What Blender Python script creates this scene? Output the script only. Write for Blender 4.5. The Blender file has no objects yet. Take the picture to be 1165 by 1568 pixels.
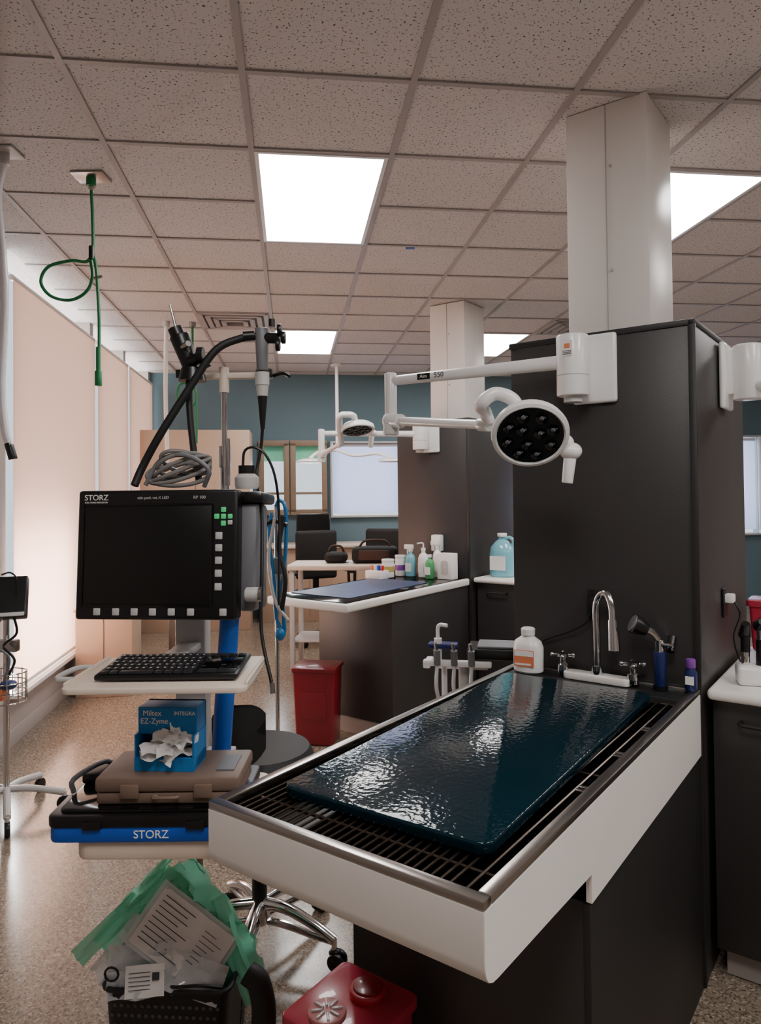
import bpy, bmesh, math, random
from mathutils import Vector, Matrix, Euler, noise
random.seed(7)
R=math.radians
def L(c):
    c=c/255.0
    return c/12.92 if c<=0.04045 else ((c+0.055)/1.055)**2.4
def RX(a): return Matrix.Rotation(R(a),4,'X')
def RY(a): return Matrix.Rotation(R(a),4,'Y')
def RZ(a): return Matrix.Rotation(R(a),4,'Z')
def TR(*a): return Matrix.Translation(a)
# ---------------- materials
MATS={}
def mat(name,rgb,rough=.5,metal=0,bump=0,bscale=60,var=.06,vscale=6,coat=0,trans=0,emis=0,ecol=None,spec=.5,alpha=1,detail=3):
    if name in MATS: return MATS[name]
    m=bpy.data.materials.new(name); m.use_nodes=True
    nt=m.node_tree; b=nt.nodes['Principled BSDF']
    col=(L(rgb[0]),L(rgb[1]),L(rgb[2]),1)
    b.inputs['Roughness'].default_value=rough; b.inputs['Metallic'].default_value=metal
    b.inputs['Specular IOR Level'].default_value=spec
    b.inputs['Coat Weight'].default_value=coat
    b.inputs['Transmission Weight'].default_value=trans
    b.inputs['Alpha'].default_value=alpha
    tc=nt.nodes.new('ShaderNodeTexCoord')
    n=nt.nodes.new('ShaderNodeTexNoise'); n.inputs['Scale'].default_value=vscale; n.inputs['Detail'].default_value=detail
    nt.links.new(tc.outputs['Object'],n.inputs['Vector'])
    mx=nt.nodes.new('ShaderNodeMix'); mx.data_type='RGBA'
    mx.inputs['A'].default_value=tuple(c*(1-var) for c in col[:3])+(1,)
    mx.inputs['B'].default_value=tuple(min(1,c*(1+var)) for c in col[:3])+(1,)
    nt.links.new(n.outputs['Fac'],mx.inputs['Factor']); nt.links.new(mx.outputs['Result'],b.inputs['Base Color'])
    if bump:
        n2=nt.nodes.new('ShaderNodeTexNoise'); n2.inputs['Scale'].default_value=bscale; n2.inputs['Detail'].default_value=2
        nt.links.new(tc.outputs['Object'],n2.inputs['Vector'])
        bp=nt.nodes.new('ShaderNodeBump'); bp.inputs['Strength'].default_value=bump; bp.inputs['Distance'].default_value=.01
        nt.links.new(n2.outputs['Fac'],bp.inputs['Height']); nt.links.new(bp.outputs['Normal'],b.inputs['Normal'])
    if emis:
        b.inputs['Emission Color'].default_value=tuple(L(c) for c in (ecol or rgb))+(1,)
        b.inputs['Emission Strength'].default_value=emis
    MATS[name]=m; return m
white=mat('painted_white',(244,238,233),.35,var=.02)
plast=mat('white_plastic',(240,238,237),.3,var=.02,coat=.2)
dark=mat('charcoal_laminate',(52,49,49),.42,bump=.03,bscale=150,var=.12,vscale=2.5)
darkT=mat('charcoal_trim',(34,32,32),.5)
blk=mat('black_plastic',(14,14,16),.35)
blkr=mat('black_rubber',(18,18,19),.6)
blkg=mat('black_gloss',(8,8,10),.08)
screen=mat('dark_screen',(6,6,7),.35)
chrome=mat('chrome',(218,216,216),.12,1,var=.02)
steel=mat('brushed_steel',(178,172,168),.28,1,bump=.02,bscale=200,var=.1)
gry=mat('grey_plastic',(112,112,116),.45)
lgry=mat('light_grey',(188,185,183),.4)
beige=mat('beige_laminate',(222,204,188),.45,var=.03)
tan=mat('tan_panel',(178,150,128),.5,var=.05,vscale=3)
brown=mat('brown_case',(114,93,81),.5,bump=.05,bscale=200)
dbrown=mat('brown_post',(124,99,82),.4)
blue=mat('blue_plastic',(22,78,178),.4)
blue2=mat('blue_carton',(20,120,190),.45)
blue3=mat('blue_wrap',(16,92,190),.4)
cyan=mat('cyan_tube',(30,110,165),.35)
lblue=mat('liquid_blue',(120,185,200),.15,coat=.4)
red=mat('red_plastic',(186,30,48),.3,coat=.3)
redd=mat('deep_red_plastic',(140,22,38),.3,coat=.3)
pinkr=mat('translucent_red_plastic',(176,44,66),.25,coat=.3)
green=mat('green_hose',(20,120,70),.4)
greenL=mat('green_key',(70,200,120),.4,emis=.2)
tealbag=mat('mint_film',(138,236,200),.3,alpha=.88,var=.12,vscale=20)
pouch=mat('clear_pouch',(228,230,234),.2,alpha=.7,var=.1,vscale=30,coat=.5)
paper=mat('paper',(240,237,235),.6,bump=.1,bscale=40)
ink=mat('ink',(60,60,66),.6)
orange=mat('orange_label',(225,130,90),.5)
purple=mat('purple_cap',(130,70,160),.4)
yellow=mat('yellow_label',(190,168,90),.5)
gown=mat('green_liquid',(80,160,100),.2)
wood=mat('wood_frame',(140,118,98),.5,var=.15,vscale=12)
cloth=mat('dark_fabric',(24,21,21),.8)
# ---------------- geometry accumulator
def cr(pts,n=8):
    P=[Vector(p) for p in pts]
    if len(P)<3: return P
    P=[P[0]*2-P[1]]+P+[P[-1]*2-P[-2]]; out=[]
    for i in range(1,len(P)-2):
        a,b,c,d=P[i-1:i+3]
        for k in range(n):
            t=k/n
            out.append(.5*((2*b)+(c-a)*t+(2*a-5*b+4*c-d)*t*t+(3*b-a-3*c+d)*t**3))
    out.append(P[-2]); return out
class G:
    def __init__(s,name,frame=None):
        s.name=name; s.bm=bmesh.new(); s.mats=[]; s.M=frame or Matrix()
    def add(s,t,m,X=None):
        if m not in s.mats: s.mats.append(m)
        i=s.mats.index(m)
        for f in t.faces: f.material_index=i; f.smooth=True
        if X is not None: bmesh.ops.transform(t,matrix=X,verts=t.verts[:])
        me=bpy.data.meshes.new('t'); t.to_mesh(me); t.free(); s.bm.from_mesh(me); bpy.data.meshes.remove(me)
    def box(s,a,b,m,bev=0,X=None,seg=2):
        t=bmesh.new(); c=[(a[i]+b[i])/2 for i in range(3)]; d=[abs(b[i]-a[i]) for i in range(3)]
        bmesh.ops.create_cube(t,size=1,matrix=Matrix.Translation(c)@Matrix.Diagonal((d[0],d[1],d[2],1)))
        if bev: bmesh.ops.bevel(t,geom=t.edges[:],offset=min(bev,min(d)*.49),segments=seg,affect='EDGES',profile=.5)
        s.add(t,m,X)
    def cyl(s,p,q,r,m,r2=None,seg=24,X=None,bev=0):
        p=Vector(p);q=Vector(q);d=q-p; t=bmesh.new()
        bmesh.ops.create_cone(t,cap_ends=True,segments=seg,radius1=r,radius2=r if r2 is None else r2,depth=d.length)
        if bev:
            e=[e for e in t.edges if abs(e.verts[0].co.z-e.verts[1].co.z)<1e-6]
            bmesh.ops.bevel(t,geom=e,offset=bev,segments=2,affect='EDGES',profile=.5)
        M=Matrix.Translation((p+q)/2)@d.to_track_quat('Z','Y').to_matrix().to_4x4()
        bmesh.ops.transform(t,matrix=M,verts=t.verts[:]); s.add(t,m,X)
    def sph(s,c,r,m,sc=(1,1,1),X=None,seg=16):
        t=bmesh.new(); bmesh.ops.create_uvsphere(t,u_segments=seg,v_segments=seg//2+2,radius=r,matrix=Matrix.Translation(c)@Matrix.Diagonal((*sc,1))); s.add(t,m,X)
    def tube(s,pts,r,m,seg=10,n=8,closed=False,r2=None,X=None):
        P=cr(pts,n) if n>1 else [Vector(p) for p in pts]
        t=bmesh.new(); N=len(P); rings=[]; up=None
        for i in range(N):
            if closed: tg=(P[(i+1)%N]-P[i-1])
            else: tg=P[min(i+1,N-1)]-P[max(i-1,0)]
            if tg.length<1e-9: tg=Vector((0,0,1))
            tg.normalize()
            if up is None:
                up=Vector((0,0,1)) if abs(tg.z)<.9 else Vector((1,0,0))
            sd=tg.cross(up)
            if sd.length<1e-6: sd=tg.orthogonal()
            sd.normalize(); up=sd.cross(tg).normalized()
            rr=r if r2 is None else r+(r2-r)*i/(N-1)
            rings.append([t.verts.new(P[i]+(sd*math.cos(2*math.pi*k/seg)+up*math.sin(2*math.pi*k/seg))*rr) for k in range(seg)])
        for i in range(N if closed else N-1):
            a=rings[i]; b=rings[(i+1)%N]
            for k in range(seg): t.faces.new((a[k],a[(k+1)%seg],b[(k+1)%seg],b[k]))
        if not closed: t.faces.new(rings[0]); t.faces.new(rings[-1])
        bmesh.ops.recalc_face_normals(t,faces=t.faces[:]); s.add(t,m,X)
    def lathe(s,prof,m,X=None,seg=28,sx=1,sy=1):
        t=bmesh.new(); rings=[]
        for r,z in prof:
            if r<1e-6: rings.append([t.verts.new((0,0,z))])
            else: rings.append([t.verts.new((sx*r*math.cos(2*math.pi*k/seg),sy*r*math.sin(2*math.pi*k/seg),z)) for k in range(seg)])
        for a,b in zip(rings,rings[1:]):
            for k in range(seg):
                j=(k+1)%seg
                if len(a)==1 and len(b)==1: continue
                if len(a)==1: t.faces.new((a[0],b[j],b[k]))
                elif len(b)==1: t.faces.new((a[k],a[j],b[0]))
                else: t.faces.new((a[k],a[j],b[j],b[k]))
        if len(rings[0])>1: t.faces.new(rings[0])
        if len(rings[-1])>1: t.faces.new(rings[-1])
        bmesh.ops.recalc_face_normals(t,faces=t.faces[:]); s.add(t,m,X)
    def prism(s,pts,z0,z1,m,X=None,bev=0):
        t=bmesh.new(); v=[t.verts.new((x,y,z0)) for x,y in pts]; f=t.faces.new(v)
        e=bmesh.ops.extrude_face_region(t,geom=[f])
        bmesh.ops.translate(t,vec=(0,0,z1-z0),verts=[q for q in e['geom'] if isinstance(q,bmesh.types.BMVert)])
        bmesh.ops.recalc_face_normals(t,faces=t.faces[:])
        if bev: bmesh.ops.bevel(t,geom=t.edges[:],offset=bev,segments=2,affect='EDGES',profile=.5)
        s.add(t,m,X)
    def sheet(s,fn,nu,nv,m,X=None):
        t=bmesh.new(); V=[[t.verts.new(fn(i/nu,j/nv)) for j in range(nv+1)] for i in range(nu+1)]
        for i in range(nu):
            for j in range(nv): t.faces.new((V[i][j],V[i+1][j],V[i+1][j+1],V[i][j+1]))
        s.add(t,m,X)
    def text(s,txt,size,m,X,ext=.0004):
        cu=bpy.data.curves.new('txt','FONT'); cu.body=txt; cu.size=size; cu.extrude=ext; cu.align_x='CENTER'; cu.align_y='CENTER'
        o=bpy.data.objects.new('txt',cu); bpy.context.collection.objects.link(o)
        bpy.context.view_layer.update()
        me=bpy.data.meshes.new_from_object(o); t=bmesh.new(); t.from_mesh(me)
        bpy.data.objects.remove(o); bpy.data.curves.remove(cu); bpy.data.meshes.remove(me); s.add(t,m,X)
    def done(s,ang=35):
        me=bpy.data.meshes.new(s.name); s.bm.to_mesh(me); s.bm.free()
        for m in s.mats: me.materials.append(m)
        try: me.set_sharp_from_angle(angle=R(ang))
        except Exception: pass
        o=bpy.data.objects.new(s.name,me); bpy.context.collection.objects.link(o); o.matrix_world=s.M
        return o
def rrect(x0,y0,x1,y1,r,n=6):
    out=[]
    for cx,cy,a in ((x1-r,y1-r,0),(x0+r,y1-r,90),(x0+r,y0+r,180),(x1-r,y0+r,270)):
        for k in range(n+1):
            t=R(a+90*k/n); out.append((cx+r*math.cos(t),cy+r*math.sin(t)))
    return out
Gm=RZ(7.1)
T1=TR(.147,1.084,.004)@RZ(-36.2)
T2=TR(-.345,2.90,-.004)@T1
CH=3.0
# ---------------- room materials
def floor_mat():
    m=bpy.data.materials.new('terrazzo_floor'); m.use_nodes=True; nt=m.node_tree; b=nt.nodes['Principled BSDF']
    tc=nt.nodes.new('ShaderNodeTexCoord')
    v=nt.nodes.new('ShaderNodeTexVoronoi'); v.inputs['Scale'].default_value=170
    nt.links.new(tc.outputs['Object'],v.inputs['Vector'])
    sep=nt.nodes.new('ShaderNodeSeparateColor'); nt.links.new(v.outputs['Color'],sep.inputs['Color'])
    cr_=nt.nodes.new('ShaderNodeValToRGB'); e=cr_.color_ramp; e.interpolation='CONSTANT'
    e.elements[0].position=0; e.elements[0].color=(L(106),L(92),L(80),1)
    e.elements[1].position=.25; e.elements[1].color=(L(132),L(117),L(102),1)
    for p,c in ((.6,(144,128,112)),(.88,(172,158,143)),(.95,(80,69,60))):
        q=e.elements.new(p); q.color=(L(c[0]),L(c[1]),L(c[2]),1)
    nt.links.new(sep.outputs['Red'],cr_.inputs['Fac']); nt.links.new(cr_.outputs['Color'],b.inputs['Base Color'])
    n=nt.nodes.new('ShaderNodeTexNoise'); n.inputs['Scale'].default_value=3
    nt.links.new(tc.outputs['Object'],n.inputs['Vector'])
    mr=nt.nodes.new('ShaderNodeMapRange'); mr.inputs['To Min'].default_value=.12; mr.inputs['To Max'].default_value=.26
    nt.links.new(n.outputs['Fac'],mr.inputs['Value']); nt.links.new(mr.outputs['Result'],b.inputs['Roughness'])
    return m
def ceil_mat():
    m=bpy.data.materials.new('acoustic_tile'); m.use_nodes=True; nt=m.node_tree; b=nt.nodes['Principled BSDF']
    b.inputs['Roughness'].default_value=.9
    tc=nt.nodes.new('ShaderNodeTexCoord')
    n=nt.nodes.new('ShaderNodeTexNoise'); n.inputs['Scale'].default_value=105; n.inputs['Detail'].default_value=3
    nt.links.new(tc.outputs['Object'],n.inputs['Vector'])
    r=nt.nodes.new('ShaderNodeValToRGB'); r.color_ramp.elements[0].position=.345; r.color_ramp.elements[0].color=(L(84),L(76),L(73),1)
    r.color_ramp.elements[1].position=.40; r.color_ramp.elements[1].color=(L(212),L(206),L(204),1)
    nt.links.new(n.outputs['Fac'],r.inputs['Fac']); nt.links.new(r.outputs['Color'],b.inputs['Base Color'])
    bp=nt.nodes.new('ShaderNodeBump'); bp.inputs['Strength'].default_value=.4; bp.inputs['Distance'].default_value=.004
    nt.links.new(n.outputs['Fac'],bp.inputs['Height']); nt.links.new(bp.outputs['Normal'],b.inputs['Normal'])
    return m
fm=floor_mat(); cm=ceil_mat()
teal=mat('teal_wall_paint',(96,120,130),.7,var=.04)
wallw=mat('warm_wall_paint',(164,154,148),.7,var=.04)
gridm=mat('grid_metal',(168,160,157),.5,var=.02)
g=G('floor',Gm); g.box((-1.85,-2.2,-.1),(6.75,9.3,0),fm); g.done()
g=G('ceiling',Gm); g.box((-1.85,-2.2,CH),(6.75,9.3,CH+.1),cm); g.done()
X0,DX,Y0,DY=-.16,.609,2.53,.573
g=G('ceiling_grid',Gm)
for k in range(-2,11): g.box((X0+k*DX-.012,-2.1,CH-.008),(X0+k*DX+.012,9.05,CH-.0005),gridm)
for k in range(-8,12): g.box((-1.68,Y0+k*DY-.012,CH-.0075),(6.5,Y0+k*DY+.012,CH-.001),gridm)
g.done()
lp=mat('diffuser_lit',(255,255,255),.5,emis=20,ecol=(255,253,250))
def panel(i,j):
    g=G('ceiling_light_panel',Gm@TR(X0+i*DX,Y0+j*DY,CH))
    w=DX;d=2*DY
    for a,b in (((.012,.012),(.03,d-.012)),((w-.03,.012),(w-.012,d-.012)),((.03,.012),(w-.03,.03)),((.03,d-.03),(w-.03,d-.012))):
        g.box((a[0],a[1],-.010),(b[0],b[1],-.001),plast)
    g.box((.03,.03,-.008),(w-.03,d-.03,-.002),lp)
    g.done()
for i,j in ((0,1),(0,7),(3,1),(3,7),(0,-5),(3,-5),(6,1),(6,7),(6,-5)): panel(i,j)  # panels behind the camera are unseen, added to light the table area
def vent(i,j):
    g=G('ceiling_air_vent',Gm@TR(X0+i*DX+.3,Y0+j*DY+.28,CH))
    for k,s_ in enumerate((.27,.21,.15,.09)):
        z=-.012-.006*k
        for sx,sy in ((1,0),(-1,0),(0,1),(0,-1)):
            if sx: g.box((sx*s_-.02,-s_,z-.004),(sx*s_+.02,s_,z+.006+.006*k),gridm,X=None)
            else: g.box((-s_,sy*s_-.02,z-.004),(s_,sy*s_+.02,z+.006+.006*k),gridm)
    g.box((-.28,-.28,-.006),(.28,.28,-.001),blkr); g.done()
vent(-1,6); vent(4,6)
# ---------------- walls
g=G('wall_left',Gm)
g.box((-1.85,-2.1,0),(-1.70,4.55,CH),wallw)
g.box((-1.85,4.55,0),(-1.70,9.07,.30),wallw)
for a,b in ((6.42,6.52),(7.66,7.75),(8.95,9.07)): g.box((-1.85,a,.30),(-1.71,b,CH),wallw)
g.done()
g=G('trim_1',Gm); g.box((-1.86,4.55,.30),(-1.62,9.05,.33),white,.006)
g.done()
g=G('baseboard_left',Gm); g.box((-1.70,-2.1,0),(-1.685,9.05,.10),wallw,.003); g.done()
g=G('wall_back',Gm)
wins=((-.37,-.06,1.27,2.13),(.02,.41,1.27,2.13),(.51,1.38,1.22,2.13),(4.9,6.3,.9,2.2))
xs=-1.85
for a,b,z0,z1 in wins:
    g.box((xs,9.07,0),(a,9.2,CH),teal); g.box((a,9.07,0),(b,9.2,z0),teal); g.box((a,9.07,z1),(b,9.2,CH),teal); xs=b
g.box((xs,9.07,0),(6.75,9.2,CH),teal); g.done()
for i,(a,b,z0,z1) in enumerate(wins):
    g=G('window_%d'%(i+1),Gm); f=wood if i<2 else (lgry)
    t=.035 if i<2 else .025; q=.035 if i<2 else 0
    g.box((a-t,9.00,z0-t),(b+t,9.09,z0+q),f,.004); g.box((a-t,9.00,z1-q),(b+t,9.09,z1+t),f,.004)
    g.box((a-t,9.00,z0),(a+q,9.09,z1),f,.004); g.box((b-q,9.00,z0),(b+t,9.09,z1),f,.004)
    if i<2:
        g.box((a,9.04,z0+.22),(b,9.08,z0+.25),f)
        g.box((a+.03,9.12,z1-.22),(b-.03,9.125,z1),tealbag)
    g.done()
g=G('wall_right',Gm); g.box((6.5,-2.1,0),(6.65,9.07,CH),wallw); g.done()
g=G('wall_front',Gm); g.box((-1.85,-2.2,0),(6.65,-2.1,CH),wallw); g.done()
def shade_mat(n,c,tw=.75):
    m=bpy.data.materials.new(n); m.use_nodes=True; nt=m.node_tree; nt.nodes.clear()
    o=nt.nodes.new('ShaderNodeOutputMaterial'); d=nt.nodes.new('ShaderNodeBsdfDiffuse'); t=nt.nodes.new('ShaderNodeBsdfTranslucent'); x=nt.nodes.new('ShaderNodeMixShader')
    w=nt.nodes.new('ShaderNodeTexNoise'); w.inputs['Scale'].default_value=180
    tc=nt.nodes.new('ShaderNodeTexCoord'); nt.links.new(tc.outputs['Object'],w.inputs['Vector'])
    mx=nt.nodes.new('ShaderNodeMix'); mx.data_type='RGBA'; mx.inputs['A'].default_value=(L(c[0])*.9,L(c[1])*.9,L(c[2])*.9,1); mx.inputs['B'].default_value=(L(c[0]),L(c[1]),L(c[2]),1)
    nt.links.new(w.outputs['Fac'],mx.inputs['Factor'])
    for q in (d,t): nt.links.new(mx.outputs['Result'],q.inputs['Color'])
    x.inputs[0].default_value=tw; nt.links.new(d.outputs[0],x.inputs[1]); nt.links.new(t.outputs[0],x.inputs[2]); nt.links.new(x.outputs[0],o.inputs[0]); return m
sm=shade_mat('roller_fabric',(220,198,186),.55); sm2=shade_mat('blue_roller_fabric',(204,208,226),.75)
for a,b in ((4.58,6.40),(6.50,7.66),(7.73,8.96)):
    g=G('roller_shade',Gm@TR(-1.665,(a+b)/2,0)); w=(b-a)/2
    g.box((-.001,-w,.34),(.001,w,2.84),sm); g.box((-.006,-w,.334),(.008,w,.36),white,.003)
    g.cyl((-.012,-w,2.845),(-.012,w,2.845),.018,white); g.done()
g=G('roller_shade',Gm@TR(.945,9.10,0)); g.box((-.42,-.001,1.25),(.42,.001,2.12),sm2); g.cyl((-.42,0,2.11),(.42,0,2.11),.02,white); g.done()
g=G('roller_shade',Gm@TR(5.6,9.10,0)); g.box((-.68,-.001,.95),(.68,.001,2.18),sm2); g.cyl((-.68,0,2.17),(.68,0,2.17),.02,white); g.done()
# ---------------- islands
padm=bpy.data.materials.new('teal_glass_pad'); padm.use_nodes=True
nt=padm.node_tree; b=nt.nodes['Principled BSDF']; b.inputs['Base Color'].default_value=(L(6),L(32),L(41),1); b.inputs['Roughness'].default_value=.09
b.inputs['Specular IOR Level'].default_value=.3
tc=nt.nodes.new('ShaderNodeTexCoord'); n=nt.nodes.new('ShaderNodeTexNoise'); n.inputs['Scale'].default_value=80; n.inputs['Detail'].default_value=1.5
bp=nt.nodes.new('ShaderNodeBump'); bp.inputs['Strength'].default_value=.2; bp.inputs['Distance'].default_value=.006
nt.links.new(tc.outputs['Object'],n.inputs['Vector']); nt.links.new(n.outputs['Fac'],bp.inputs['Height']); nt.links.new(bp.outputs['Normal'],b.inputs['Normal'])
def divider(F):
    g=G('divider_cabinet',F)
    g.box((-.62,1.395,0),(0.0,2.19,2.035),dark,.004)
    g.box((-.018,1.390,.0),(.004,1.402,2.037),darkT,.002)
    g.box((-.625,1.390,2.02),(.004,2.195,2.04),darkT,.003)
    g.done()
    g=G('ceiling_service_column',F)
    g.box((-.546,1.764,2.041),(-.232,2.09,CH-.006),white,.004)
    g.box((-.39,1.760,2.041),(-.386,1.766,CH-.01),lgry)
    for z in (2.35,2.75): g.cyl((-.37,1.758,z),(-.37,1.764,z),.006,lgry)
    g.done()
def sidecounter(F):
    g=G('side_counter',F)
    g.box((.012,1.41,.865),(1.1,2.15,.90),white,.015,seg=3)
    g.box((.02,1.46,.09),(1.08,2.12,.865),dark,.003)
    g.box((.04,1.50,0),(1.06,2.10,.09),wallw)
    for x in (.10,.62):
        g.tube([(x,1.46,.80),(x,1.43,.80),(x+.03,1.425,.80),(x+.12,1.425,.80),(x+.15,1.43,.80),(x+.15,1.46,.80)],.006,darkT,n=4)
    g.box((.545,1.455,.10),(.55,1.462,.86),darkT)
    g.done()
divider(T1); divider(T2); sidecounter(T1); sidecounter(T2)
g=G('wet_exam_table',T1)
W,Ln=.62,1.388; zt=.90
rw=.024
for a,b in (((-W,0),(0,rw)),((-W,Ln-.01),(0,Ln)),((-W,rw),(-W+rw,Ln-.01)),((-rw,rw),(0,Ln-.01))):
    g.box((a[0],a[1],zt-.016),(b[0],b[1],zt),steel,.003)
dkst=mat('dark_basin_steel',(26,23,23),.3,.7)
g.box((-W+rw-.002,rw-.002,.835),(-rw+.002,Ln-.01,.840),dkst)
for a,b in (((-W+rw-.004,rw),(-W+rw,Ln)),((-rw,rw),(-rw+.004,Ln)),((-W+rw,rw-.004),(-rw,rw))):
    g.box((a[0],a[1],.835),(b[0],b[1],zt-.004),dkst)
bar=mat('grate_steel',(92,80,72),.3,.9)
x=-W+rw+.008
while x<-rw-.05:
    g.cyl((x,rw+.004,.880),(x,1.26,.880),.0026,bar,seg=6); x+=.0185
for y in (.035,.115,.62,1.255): g.cyl((-W+rw,y,.875),(-rw,y,.875),.004,bar,seg=6)
for x in (-.058,-.036): g.cyl((x,rw+.004,.880),(x,1.26,.880),.003,bar,seg=6)
for y in (.5,.74,.96): g.box((-rw-.03,y,.878),(-rw-.002,y+.012,.886),steel,.002); g.box((-rw-.03,y+.02,.878),(-rw-.002,y+.032,.886),steel,.002)
g.box((-W+rw,1.265,.84),(-rw,Ln-.005,.893),blkr,.004)
t=.012
YZ=Matrix(((0,0,1,0),(1,0,0,0),(0,1,0,0),(0,0,0,1)))
fr=[(0,zt-.016),(0,.80),(.004,.784),(.012,.774),(.024,.768),(.04,.766),(.25,.757),(.44,.748)]
def side(x0,x1):
    pts=[(a+.001,z) for a,z in fr]+[(.447,.748),(.447,.690),(Ln,.70),(Ln,zt-.016)]
    g.prism(pts,x0,x1,white,YZ)
side(-t,0); side(-W,-W+t)
g.prism(fr+[(.44,.765),(.25,.775),(.05,.785),(.02,.79),(.012,.81),(.012,zt-.016)],-W+.001,-.001,white,YZ)
g.done()
g=G('heated_table_pad',T1@TR(-.321,.682,0)@RZ(1.8))
g.prism(rrect(-.2375,-.55,.2375,.55,.03),.886,.909,padm,bev=.004); g.done(50)
g=G('table_base_cabinet',T1)
g.box((-.615,.452,-.004),(-.018,1.388,.685),dark,.003)
g.box((-.02,.447,-.004),(-.004,1.388,.685),darkT,.002)
g.done()
g=G('exam_counter_table',T2)
g.box((-W,0,.845),(0,Ln,.895),white,.012,seg=3)
g.box((-W+.02,.02,.893),(-.02,Ln-.01,.90),blkg,.002)
g.box((-.60,.452,.10),(-.015,1.388,.845),dark,.003)
g.box((-.60,.46,0),(-.01,1.388,.10),wallw)
g.done()
g=G('printed_table_mat',T2)
matm=mat('blue_patterned_mat',(44,56,92),.4,var=.95,vscale=26,detail=8)
g.box((-.56,.15,.9005),(-.1,1.0,.904),matm); g.done()
# ---------------- faucet etc. on table 1
g=G('two_handle_faucet',T1@TR(-.30,1.335,.894))
g.prism(rrect(-.11,-.028,.11,.028,.02),0,.022,white,bev=.004)
g.cyl((0,0,.02),(0,0,.05),.018,chrome); g.tube([(0,0,.04),(0,0,.15),(0,-.002,.24),(.018,-.01,.282),(.045,-.025,.285),(.062,-.035,.25),(.066,-.038,.20)],.0115,chrome,seg=14)
g.cyl((.066,-.038,.21),(.070,-.04,.115),.015,chrome,r2=.019); g.cyl((.070,-.04,.118),(.070,-.04,.108),.017,blkr)
for sx in (-1,1):
    g.lathe([(.02,0),(.018,.03),(.011,.036),(.011,.05),(.02,.056),(.02,.066),(0,.07)],chrome,TR(sx*.115,0,.01))
    for a in (20,110): 
        v=Vector((math.cos(R(a)),math.sin(R(a)),0))*.034; c=Vector((sx*.115,0,.07))
        g.cyl(c-v,c+v,.006,chrome,seg=10); g.sph(c-v,.008,chrome,seg=8); g.sph(c+v,.008,chrome,seg=8)
g.done()
g=G('white_disinfectant_jug',T1@TR(-.535,1.325,.894))
g.lathe([(.045,0),(.052,.006),(.053,.085),(.046,.105),(.022,.122),(.02,.128)],plast,seg=32,sy=.75)
g.lathe([(.023,0),(.024,.02),(.02,.024),(0,.024)],plast,TR(0,0,.126))
g.box((-.038,-.0415,.025),(.03,-.0395,.08),orange,X=RZ(8)); g.box((-.036,-.0425,.06),(.028,-.041,.078),paper,X=RZ(8))
g.box((-.034,-.0427,.03),(.02,-.0412,.036),paper,X=RZ(8)); g.done()
g=G('hand_spray_nozzle',T1@TR(-.105,1.345,.894))
navy=mat('navy_handle',(28,40,92),.35)
g.cyl((0,0,0),(0,0,.012),.022,blk); g.cyl((0,0,.01),(0,-.005,.12),.016,navy,r2=.019,bev=.003)
g.cyl((0,-.005,.12),(0,-.008,.155),.014,chrome); g.tube([(.0,-.008,.15),(-.015,-.02,.175),(-.04,-.035,.19)],.011,chrome)
g.cyl((-.03,-.028,.185),(-.065,-.05,.205),.02,blk,r2=.032,bev=.003); g.cyl((-.064,-.0495,.2045),(-.068,-.052,.207),.027,gry)
g.box((.01,-.02,.135),(.045,-.008,.148),chrome,.003); g.cyl((.03,0,.12),(.03,.03,.16),.012,blk); g.done()
g=G('purple_cap_bottle',T1@TR(-.02,1.362,.901))
g.lathe([(.016,0),(.018,.004),(.018,.055),(.012,.065),(.012,.07)],navy); g.cyl((0,0,.068),(0,0,.095),.014,purple,bev=.002); g.box((-.012,-.019,.02),(.012,-.016,.045),paper); g.done()
g=G('wall_power_outlet',T1@TR(-.33,1.393,1.13)); g.box((-.018,-.008,-.05),(.018,.001,.05),blk,.003); g.box((-.014,-.03,-.03),(.012,-.006,.03),blk,.005)
g.tube([(-.0,-.028,-.02),(-.02,-.03,-.06),(-.09,-.02,-.10),(-.18,-.015,-.14),(-.22,-.02,-.19)],.003,blk); g.done()
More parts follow.
